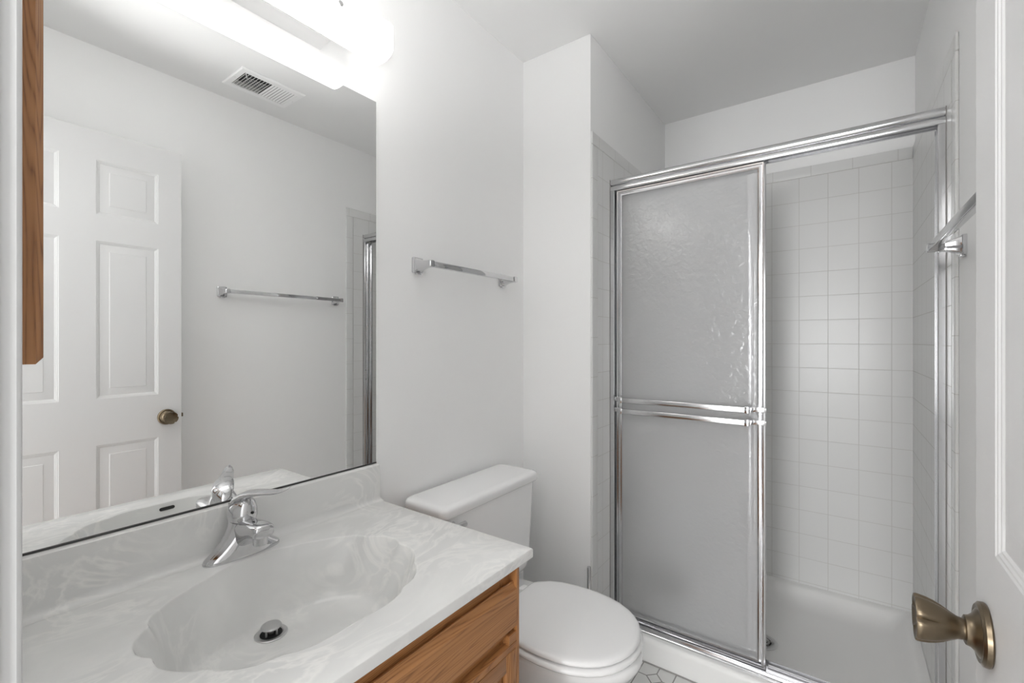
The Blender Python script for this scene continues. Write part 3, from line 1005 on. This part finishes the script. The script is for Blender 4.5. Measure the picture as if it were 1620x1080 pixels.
# ------------------------------------------------------------------ medicine cabinet on the door wall beside the mirror
mc = thing('medicine_cabinet', (0.30, YF, 1.238), 'oak framed medicine cabinet on the wall left of the mirror', 'cabinet')
mx0, mx1, mz0, mz1 = 0.085, 0.490, 1.2395, 1.93
my1 = 0.0930
MB().box(mx0 + 0.012, mx1 - 0.012, YF + 0.0004, my1 - 0.0205, mz0 + 0.012, mz1 - 0.012).build('box', M['oak_z'], mc)
sec = [(0.0, my1 - 0.0200), (0.0, my1 - 0.0062), (0.0062, my1), (0.040, my1), (0.046, my1 - 0.006), (0.046, my1 - 0.0200)]
mb = MB()
rings = []
for (cx, cz), (sx, sz) in (((mx0, mz0), (1, 1)), ((mx1, mz0), (-1, 1)), ((mx1, mz1), (-1, -1)), ((mx0, mz1), (1, -1))):
    rings.append([(cx + sx * a, y, cz + sz * a) for a, y in sec])
rings.append(rings[0])
mb.loft(rings, False, False)
mdoor = mb.build('door_frame', M['oak_z'], mc, smooth=20)
MB().box(mx0 + 0.044, mx1 - 0.044, my1 - 0.016, my1 - 0.011, mz0 + 0.044, mz1 - 0.044).build('mirror_panel', M['mirror'], mdoor, smooth=0)

# ------------------------------------------------------------------ vanity light
LYC, LH = 0.476, 0.324
vl = thing('vanity_light', (0.0, LYC, 2.066), 'frosted white glass bath bar light above the mirror', 'light')
bp = [(0.0004, 2.033), (0.012, 2.034), (0.024, 2.0375), (0.036, 2.0385), (0.050, 2.0385), (0.052, 2.0415), (0.052, 2.088), (0.050, 2.092), (0.0004, 2.098)]
MB().prism(bp, 'y', LYC - 0.204, LYC + 0.204).build('back_plate', M['white_metal'], vl, smooth=40)
outer = [(0.0758, 2.0234), (0.0900, 2.0200), (0.1083, 2.0188), (0.1230, 2.0200), (0.1347, 2.0235), (0.1440, 2.0295), (0.1490, 2.0370), (0.1505, 2.0450), (0.1505, 2.0950), (0.1490, 2.1030), (0.1440, 2.1105), (0.1347, 2.1165), (0.1230, 2.1200), (0.1083, 2.1212), (0.0900, 2.1200), (0.0758, 2.1166)]
inner = []
cxm, czm = 0.1083, 2.070
for x, z in outer:
    v = Vector((x - 0.0850, z - czm))
    L = v.length
    v *= (L - 0.0035) / L
    inner.append((0.0850 + v.x, czm + v.y))
inner[0] = (0.0765, 2.0268)
inner[-1] = (0.0765, 2.1132)
sm = MB()
ya, yb = LYC - LH, LYC + LH
n = len(outer)
ringA = []
loop = outer + list(reversed(inner))
sm.prism(loop, 'y', ya, yb)
# the two ends of a prism over a thin C shape are concave: replace caps by quads
bmx = sm.bm
for f in [f for f in bmx.faces if len(f.verts) > 4]:
    bmx.faces.remove(f)
bmx.verts.ensure_lookup_table()
for yv in (ya, yb):
    vs = {}
    for v in bmx.verts:
        if abs(v.co.y - yv) < 1e-6:
            vs[(round(v.co.x, 6), round(v.co.z, 6))] = v
    for i in range(n - 1):
        q = [vs[(round(p[0], 6), round(p[1], 6))] for p in (outer[i], outer[i + 1], inner[i + 1], inner[i])]
        sm.face(q)
MB().box(0.0700, 0.0740, LYC - 0.300, LYC + 0.300, 2.0300, 2.1100).build('light_block_pan', M['white_metal'], vl, smooth=0)  # unseen pan added inside the shade to keep lamp light off the wall
MB().box(0.0523, 0.0700, LYC - 0.06, LYC + 0.06, 2.050, 2.085).build('light_block_bracket', M['white_metal'], vl, smooth=0)  # bracket added to carry the pan
shade = sm.build('shade', M['shade'], vl, smooth=50)
for yy in (LYC - 0.165, LYC + 0.165):
    MB().lathe([(0.0, 0.0), (0.0070, 0.0), (0.0075, 0.001), (0.0075, 0.0035), (0.0062, 0.0050), (0.0, 0.0052)], (0.1508, yy, 2.0670), (1, 0, 0), 24).build('retaining_screw', M['satin'], shade)
for sgn in (-1, 1):
    for out in (1, -1):
        d_ = sgn * out
        y0 = LYC + sgn * (0.178 + 0.004 * out)
        s_ = MB()
        s_.lathe([(0.0, 0.0), (0.0145, 0.0), (0.0150, 0.004), (0.0150, 0.030), (0.0135, 0.033), (0.0, 0.033)], (0.1000, y0, 2.068), (0, d_, 0), 20)
        if out == 1:
            s_.box(0.0742, 0.0860, y0 - 0.012, y0 + 0.012, 2.058, 2.078, 0.001, 1)
        so = s_.build('socket', M['white_metal'], vl)
        MB().lathe([(0.0, 0.0), (0.011, 0.0005), (0.013, 0.010), (0.021, 0.028), (0.0255, 0.042), (0.0255, 0.050), (0.021, 0.062), (0.012, 0.070), (0.0, 0.0725)], (0.1000, y0 + d_ * 0.0335, 2.068), (0, d_, 0), 20).build('bulb', M['bulb'], so, smooth=80)

# ------------------------------------------------------------------ towel bars
def towel_bar(name, wall_x, s, ya, yb, zc, label):
    th = thing(name, (wall_x, (ya + yb) / 2, zc), label, 'towel bar', 'chrome towel bars')
    for yc, e in ((ya, 1), (yb, -1)):
        p = MB()
        p.loft([[(wall_x + s * dx, y, z) for y, z in rrect(yc, zc, hy, hz, 0.004, 3)] for dx, hy, hz in
                ((0.0004, 0.0215, 0.0255), (0.0075, 0.0215, 0.0255), (0.0090, 0.0200, 0.0240), (0.0095, 0.0175, 0.0220), (0.018, 0.0150, 0.0185), (0.028, 0.0125, 0.0150), (0.040, 0.0108, 0.0125), (0.054, 0.0102, 0.0115), (0.0720, 0.0102, 0.0112), (0.0740, 0.0085, 0.0098))])
        po = p.build('post', M['chrome'], th, smooth=30)
        q = MB()
        q.box(min(wall_x + s * 0.0006, wall_x + s * 0.012), max(wall_x + s * 0.0006, wall_x + s * 0.012), yc - 0.0105, yc + 0.0105, zc - 0.0300, zc - 0.0245, 0.0015)
        q.build('set_clip', M['chrome'], po)
    r = MB()
    xc = wall_x + s * 0.0632
    r.box(xc - 0.0085, xc + 0.0085, ya + 0.004, yb - 0.004, zc - 0.0088, zc + 0.0088, 0.0014, 2)
    r.build('bar', M['chrome'], th, smooth=30)
    return th
towel_bar('towel_bar', 0.0, 1, 1.020, 1.478, 1.507, 'shorter chrome towel bar on the left wall above the toilet tank')
towel_bar('towel_bar', XR, -1, 0.985, 1.606, 1.505, 'longer chrome towel bar on the right wall between door and shower')

# ------------------------------------------------------------------ ceiling register
vx0, vx1, vy0, vy1 = 1.029, 1.234, 0.930, 1.223
vn = thing('ceiling_vent', ((vx0 + vx1) / 2, (vy0 + vy1) / 2, ZC), 'white louvred air register in the ceiling, seen in the mirror', 'vent')
ix0, ix1, iy0, iy1 = vx0 + 0.032, vx1 - 0.032, vy0 + 0.026, vy1 - 0.026
v = MB()
oz = ZC - 0.0003
prof = [(0.0, oz), (0.0, oz - 0.003), (0.005, oz - 0.0075), (0.030, oz - 0.0078), (0.032, oz - 0.0070), (0.032, oz)]
rings = []
for (cx, cy), (sx, sy) in (((vx0, vy0), (1, 1)), ((vx1, vy0), (-1, 1)), ((vx1, vy1), (-1, -1)), ((vx0, vy1), (1, -1))):
    rings.append([(cx + sx * a, cy + sy * a * (0.026 / 0.032), z) for a, z in prof])
rings.append(rings[0])
v.loft(rings, False, False)
v.build('frame', M['vent'], vn, smooth=30)
MB().box(ix0, ix1, iy0, iy1, ZC - 0.0012, ZC - 0.0004).build('duct_shade_sheet', M['dark'], vn)  # dark sheet in place of the shade inside the duct
NS = 18
first = None
for k in range(NS):
    yc = iy0 + (iy1 - iy0) * (k + 0.5) / NS
    tilt = radians(62) if k < NS // 2 else radians(-28)
    tl = 0.0058 if k < NS // 2 else 0.0068
    dy, dz = cos(tilt) * tl, sin(tilt) * tl * (1 if True else 1)
    zc = ZC - 0.0066
    nx, nz = -sin(tilt) * 0.0005, cos(tilt) * 0.0005
    s_ = MB()
    if k < NS // 2:
        quad = [(yc - 0.0022 + nx, zc - 0.001), (yc + 0.0012, zc + 0.0048), (yc + 0.0022, zc + 0.0048), (yc - 0.0010, zc - 0.0012)]
    else:
        quad = [(yc - 0.0044, zc + 0.0014), (yc + 0.0042, zc - 0.0012), (yc + 0.0044, zc - 0.0004), (yc - 0.0042, zc + 0.0022)]
    s_.prism(quad, 'x', ix0 + 0.0005, ix1 - 0.0005)
    s_.build('slat', M['vent'], vn, smooth=0)
for k in range(4):
    xx = ix0 + (ix1 - ix0) * (0.30 + 0.11 * k)
    MB().box(xx - 0.0012, xx + 0.0012, iy0 + 0.03, iy0 + (iy1 - iy0) * 0.5, ZC - 0.0019, ZC - 0.0013).build('damper_vane', M['white_metal'], vn, smooth=0)
MB().box(ix0 + (ix1 - ix0) * 0.70, ix1 - 0.001, iy0 + 0.001, iy0 + (iy1 - iy0) * 0.5, ZC - 0.0018, ZC - 0.0013).build('damper_plate', M['damper_shade'], vn, smooth=0)  # grey colour carries the shade on this white plate
for yy in (vy0 + 0.012, vy1 - 0.012):
    MB().lathe([(0.0, 0.0), (0.0040, 0.0), (0.0034, 0.0016), (0.0, 0.0020)], ((vx0 + vx1) / 2, yy, ZC - 0.0078), (0, 0, -1), 16).build('screw', M['white_metal'], vn)
MB().tube([(ix0 + 0.012, iy0 + 0.010, ZC - 0.002), (ix0 + 0.012, iy0 + 0.010, ZC - 0.016), (ix0 + 0.016, iy0 + 0.016, ZC - 0.020)], 0.0016, 8).build('damper_lever', M['white_metal'], vn)

# ------------------------------------------------------------------ door
DX = 1.2525          # room-side face
DTH = 0.035
DY0, DY1, DZ0, DZ1 = 0.1020, 0.7745, 0.012, 2.0860
cols = [(0.185, 0.3855), (0.4905, 0.6905)]
rows_ = [(0.235, 0.852), (1.034, 1.655), (1.758, 1.972)]
def build_door():
    mb = MB()
    ys = sorted({DY0, DY1, *[a for c_ in cols for a in c_]})
    zs = sorted({DZ0, DZ1, *[a for r_ in rows_ for a in r_]})
    panels = {(c_[0], r_[0]) for c_ in cols for r_ in rows_}
    for y0, y1 in zip(ys[:-1], ys[1:]):
        for z0, z1 in zip(zs[:-1], zs[1:]):
            if (y0, z0) in panels:
                ins = [(0.0, 0.0), (0.0022, 0.0012), (0.0045, 0.0015), (0.0068, 0.0030), (0.0090, 0.0034), (0.0115, 0.0052), (0.0130, 0.0054), (0.0400, 0.0024), (0.0418, 0.0012)]
                mb.loft([[(DX + dx, y, z) for y, z in ((y0 + i, z0 + i), (y1 - i, z0 + i), (y1 - i, z1 - i), (y0 + i, z1 - i))] for i, dx in ins], cap0=False, cap1=True)
            else:
                vs = [mb.bm.verts.new((DX, y, z)) for y, z in ((y0, z0), (y1, z0), (y1, z1), (y0, z1))]
                mb.face(vs)
    X1 = DX + DTH
    vs = [mb.bm.verts.new((X1, y, z)) for y, z in ((DY0, DZ0), (DY1, DZ0), (DY1, DZ1), (DY0, DZ1))]
    mb.face(vs)
    # slab edges, split where the panel grid meets them
    for seq, fixed in ((zs, 'y0'), (zs, 'y1'), (ys, 'z0'), (ys, 'z1')):
        a = []
        for q in seq:
            p = {'y0': (DX, DY0, q), 'y1': (DX, DY1, q), 'z0': (DX, q, DZ0), 'z1': (DX, q, DZ1)}[fixed]
            a.append(mb.bm.verts.new(p))
        e0 = mb.bm.verts.new((X1, *a[0].co[1:]))
        e1 = mb.bm.verts.new((X1, *a[-1].co[1:]))
        mb.face(a + [e1, e0])
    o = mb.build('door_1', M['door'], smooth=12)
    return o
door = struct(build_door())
tag(door, 'white six-panel door standing open against the right wall', 'door')
KY, KZ = 0.7195, 0.9350
k = MB()
k.lathe([(0.0, 0.0004), (0.0325, 0.0004), (0.0335, 0.0020), (0.0330, 0.0060), (0.0300, 0.0085), (0.0255, 0.0080), (0.0235, 0.0095), (0.0190, 0.0120), (0.0165, 0.0150), (0.0155, 0.0185), (0.0135, 0.0195)], (DX, KY, KZ), (-1, 0, 0), 48)
rose = k.build('door_knob_rose', M['brass'], door, smooth=28)
def flute(th, h_):
    # five lobes with narrow creases that fade towards the neck
    amt = smooth01((h_ - 0.027) / 0.02) * 0.15
    a = (th * 5 / (2 * pi) + 0.2) % 1.0
    dd = min(a, 1 - a) * 2
    return 1 - amt * math.exp(-(dd / 0.17) ** 2)
k = MB()
k.lathe([(0.0115, 0.0150), (0.0112, 0.0205), (0.0122, 0.0250), (0.0155, 0.0310), (0.0195, 0.0375), (0.0225, 0.0440), (0.0245, 0.0505), (0.0255, 0.0560), (0.0258, 0.0600), (0.0250, 0.0616), (0.0228, 0.0616), (0.0190, 0.0596), (0.0100, 0.0582), (0.0, 0.0580)],
        (DX, KY, KZ), (-1, 0, 0), 80, mod=flute)
k.build('knob', M['brass'], rose, smooth=40)
lt = MB()
lt.box(DX + 0.006, DX + 0.029, DY1 + 0.0001, DY1 + 0.0012, KZ - 0.028, KZ + 0.028, 0.0004, 1)
lp = lt.build('latch_plate', M['brass'], door)
lt = MB()
lt.box(DX + 0.011, DX + 0.024, DY1 + 0.001, DY1 + 0.0105, KZ - 0.008, KZ + 0.008, 0.0015, 2)
lt.build('latch_bolt', M['brass'], lp)

# ------------------------------------------------------------------ toilet
TYC = 1.2075
to = thing('toilet', (0.36, TYC, 0.0), 'white two-piece toilet with closed lid beside the vanity', 'toilet')
def egg(xb, xf, w, z, n=56, flat=0.0, pw=2.0):
    """egg outline: back at xb, front tip at xf, half width w, widest at 40% from the back"""
    xm = xb + (xf - xb) * 0.46
    pts = []
    for i in range(n):
        a = 2 * pi * i / n
        c, s = cos(a), sin(a)
        if c >= 0:
            x = xm + (xf - xm) * c
            y = w * math.copysign(abs(s) ** 1.0, s)
        else:
            e = 2 / (2.0 + flat)
            x = xm + (xm - xb) * math.copysign(abs(c) ** e, c)
            y = w * math.copysign(abs(s) ** e, s)
        pts.append((x, TYC + y, z))
    return pts
bw = MB()
bw.loft([egg(0.085, 0.500, 0.118, 0.0005, flat=1.5), egg(0.083, 0.503, 0.120, 0.012, flat=1.5), egg(0.087, 0.497, 0.113, 0.03, flat=1.5), egg(0.092, 0.478, 0.103, 0.08, flat=1.5), egg(0.092, 0.470, 0.102, 0.14, flat=1.5),
         egg(0.088, 0.492, 0.108, 0.19, flat=1.5), egg(0.080, 0.540, 0.124, 0.235, flat=1.5), egg(0.070, 0.600, 0.145, 0.285, flat=1.2), egg(0.062, 0.650, 0.164, 0.330, flat=1.2), egg(0.058, 0.671, 0.175, 0.358, flat=1.5),
         egg(0.056, 0.678, 0.1795, 0.374, flat=2), egg(0.057, 0.677, 0.1790, 0.383, flat=2), egg(0.064, 0.669, 0.172, 0.3905, flat=2)])
bw.build('bowl', M['porcelain'], to, smooth=60)
HL = [(0.257, 0.0), (0.257, 0.085), (0.259, 0.106), (0.266, 0.117), (0.300, 0.149), (0.336, 0.1665), (0.389, 0.1785), (0.425, 0.182), (0.470, 0.1825), (0.517, 0.1765), (0.553, 0.166), (0.589, 0.148), (0.617, 0.126), (0.637, 0.102), (0.652, 0.073), (0.662, 0.043), (0.6665, 0.018), (0.667, 0.0)]
def lid_ring(inset, z, dz=0.0):
    half = []
    cx = 0.46
    for x, y in HL:
        L = hypot(x - cx, y)
        k_ = (L - inset) / L
        half.append((cx + (x - cx) * k_, y * k_))
    pts = [(x, TYC + y, z) for x, y in half] + [(x, TYC - y, z) for x, y in reversed(half[1:-1])]
    return pts
s_ = MB()
s_.loft([lid_ring(0.006, 0.3965), lid_ring(-0.003, 0.3985), lid_ring(-0.0075, 0.4045), lid_ring(-0.0075, 0.4085), lid_ring(-0.003, 0.4135), lid_ring(0.006, 0.4150)])
so_ = s_.build('seat', M['seat'], to, smooth=60)
for bx, by in ((0.33, -0.135), (0.33, 0.135), (0.57, -0.10), (0.57, 0.10)):
    MB().box(bx - 0.012, bx + 0.012, TYC + by - 0.006, TYC + by + 0.006, 0.3900, 0.3968, 0.001, 1).build('bumper', M['seat'], so_)
s_ = MB()
s_.loft([lid_ring(0.012, 0.4190), lid_ring(0.003, 0.4195), lid_ring(-0.0005, 0.4220), lid_ring(0.0, 0.4270), lid_ring(0.003, 0.4312), lid_ring(0.009, 0.4340), lid_ring(0.020, 0.4352), lid_ring(0.06, 0.4362), lid_ring(0.12, 0.4366)])
s_.build('seat_lid', M['seat'], to, smooth=60)
for sgn in (-1, 1):
    MB().box(0.232, 0.266, TYC + sgn * 0.072 - 0.018, TYC + sgn * 0.072 + 0.018, 0.3958, 0.4265, 0.006, 3).build('hinge', M['seat'], to)
tk = MB()
def tank_ring(z, x0, x1, hw, r):
    return [(x, y, z) for x, y in rrect((x0 + x1) / 2, TYC - 0.006, (x1 - x0) / 2, hw, r, 6)]
tk.loft([tank_ring(0.3960, 0.060, 0.125, 0.165, 0.03), tank_ring(0.4010, 0.045, 0.150, 0.200, 0.035), tank_ring(0.4120, 0.030, 0.166, 0.2200, 0.035), tank_ring(0.4300, 0.024, 0.174, 0.2290, 0.033), tank_ring(0.4600, 0.022, 0.177, 0.2325, 0.03),
         tank_ring(0.60, 0.021, 0.182, 0.2380, 0.028), tank_ring(0.742, 0.020, 0.188, 0.2420, 0.026)])
tko = tk.build('tank', M['porcelain'], to, smooth=60)
tl = MB()
def lid_t(z, g):
    pts = []
    x0, x1, hw = 0.0165 - g * 0.3, 0.1950 + g, 0.2560 + g
    for x, y in rrect((x0 + x1) / 2, TYC - 0.006, (x1 - x0) / 2, hw, 0.022, 6):
        # front edge bows out a little at the middle
        t_ = 1 - ((y - TYC + 0.006) / hw) ** 2
        if x > 0.11:
            x += 0.012 * max(0, t_)
        pts.append((x, y, z))
    return pts
tl.loft([lid_t(0.7390, -0.010), lid_t(0.7400, -0.003), lid_t(0.7435, 0.0), lid_t(0.7610, 0.0005), lid_t(0.7670, -0.0015), lid_t(0.7715, -0.006), lid_t(0.7738, -0.013), lid_t(0.7745, -0.024)])
tl.build('tank_lid', M['porcelain'], to, smooth=60)
fv = MB()
fv.lathe([(0.0, 0.0), (0.013, 0.0), (0.014, 0.004), (0.010, 0.009), (0.007, 0.018), (0.0, 0.0185)], (0.1875, 0.9850, 0.7160), (1, 0, 0), 24)
fv.tube([(0.203, 0.972, 0.7160), (0.204, 0.990, 0.7155), (0.205, 1.012, 0.7140), (0.205, 1.028, 0.7130)], [0.0060, 0.0060, 0.0076, 0.0084], 14)
fv.build('flush_lever', M['satin'], tko)

# ------------------------------------------------------------------ toilet brush behind the toilet
tb = thing('toilet_brush', (0.345, 1.572, 0.0), 'slim steel rod of a toilet brush standing behind the toilet', 'toilet brush')
MB().lathe([(0.0, 0.0005), (0.044, 0.0005), (0.046, 0.003), (0.046, 0.21), (0.044, 0.213), (0.014, 0.215), (0.0, 0.215)], (0.345, 1.572, 0.0), (0, 0, 1), 36).build('holder', M['satin'], tb)
MB().lathe([(0.0075, 0.214), (0.0075, 0.402), (0.0068, 0.405), (0.0, 0.406)], (0.345, 1.572, 0.0), (0, 0, 1), 20).build('handle', M['chrome'], tb)
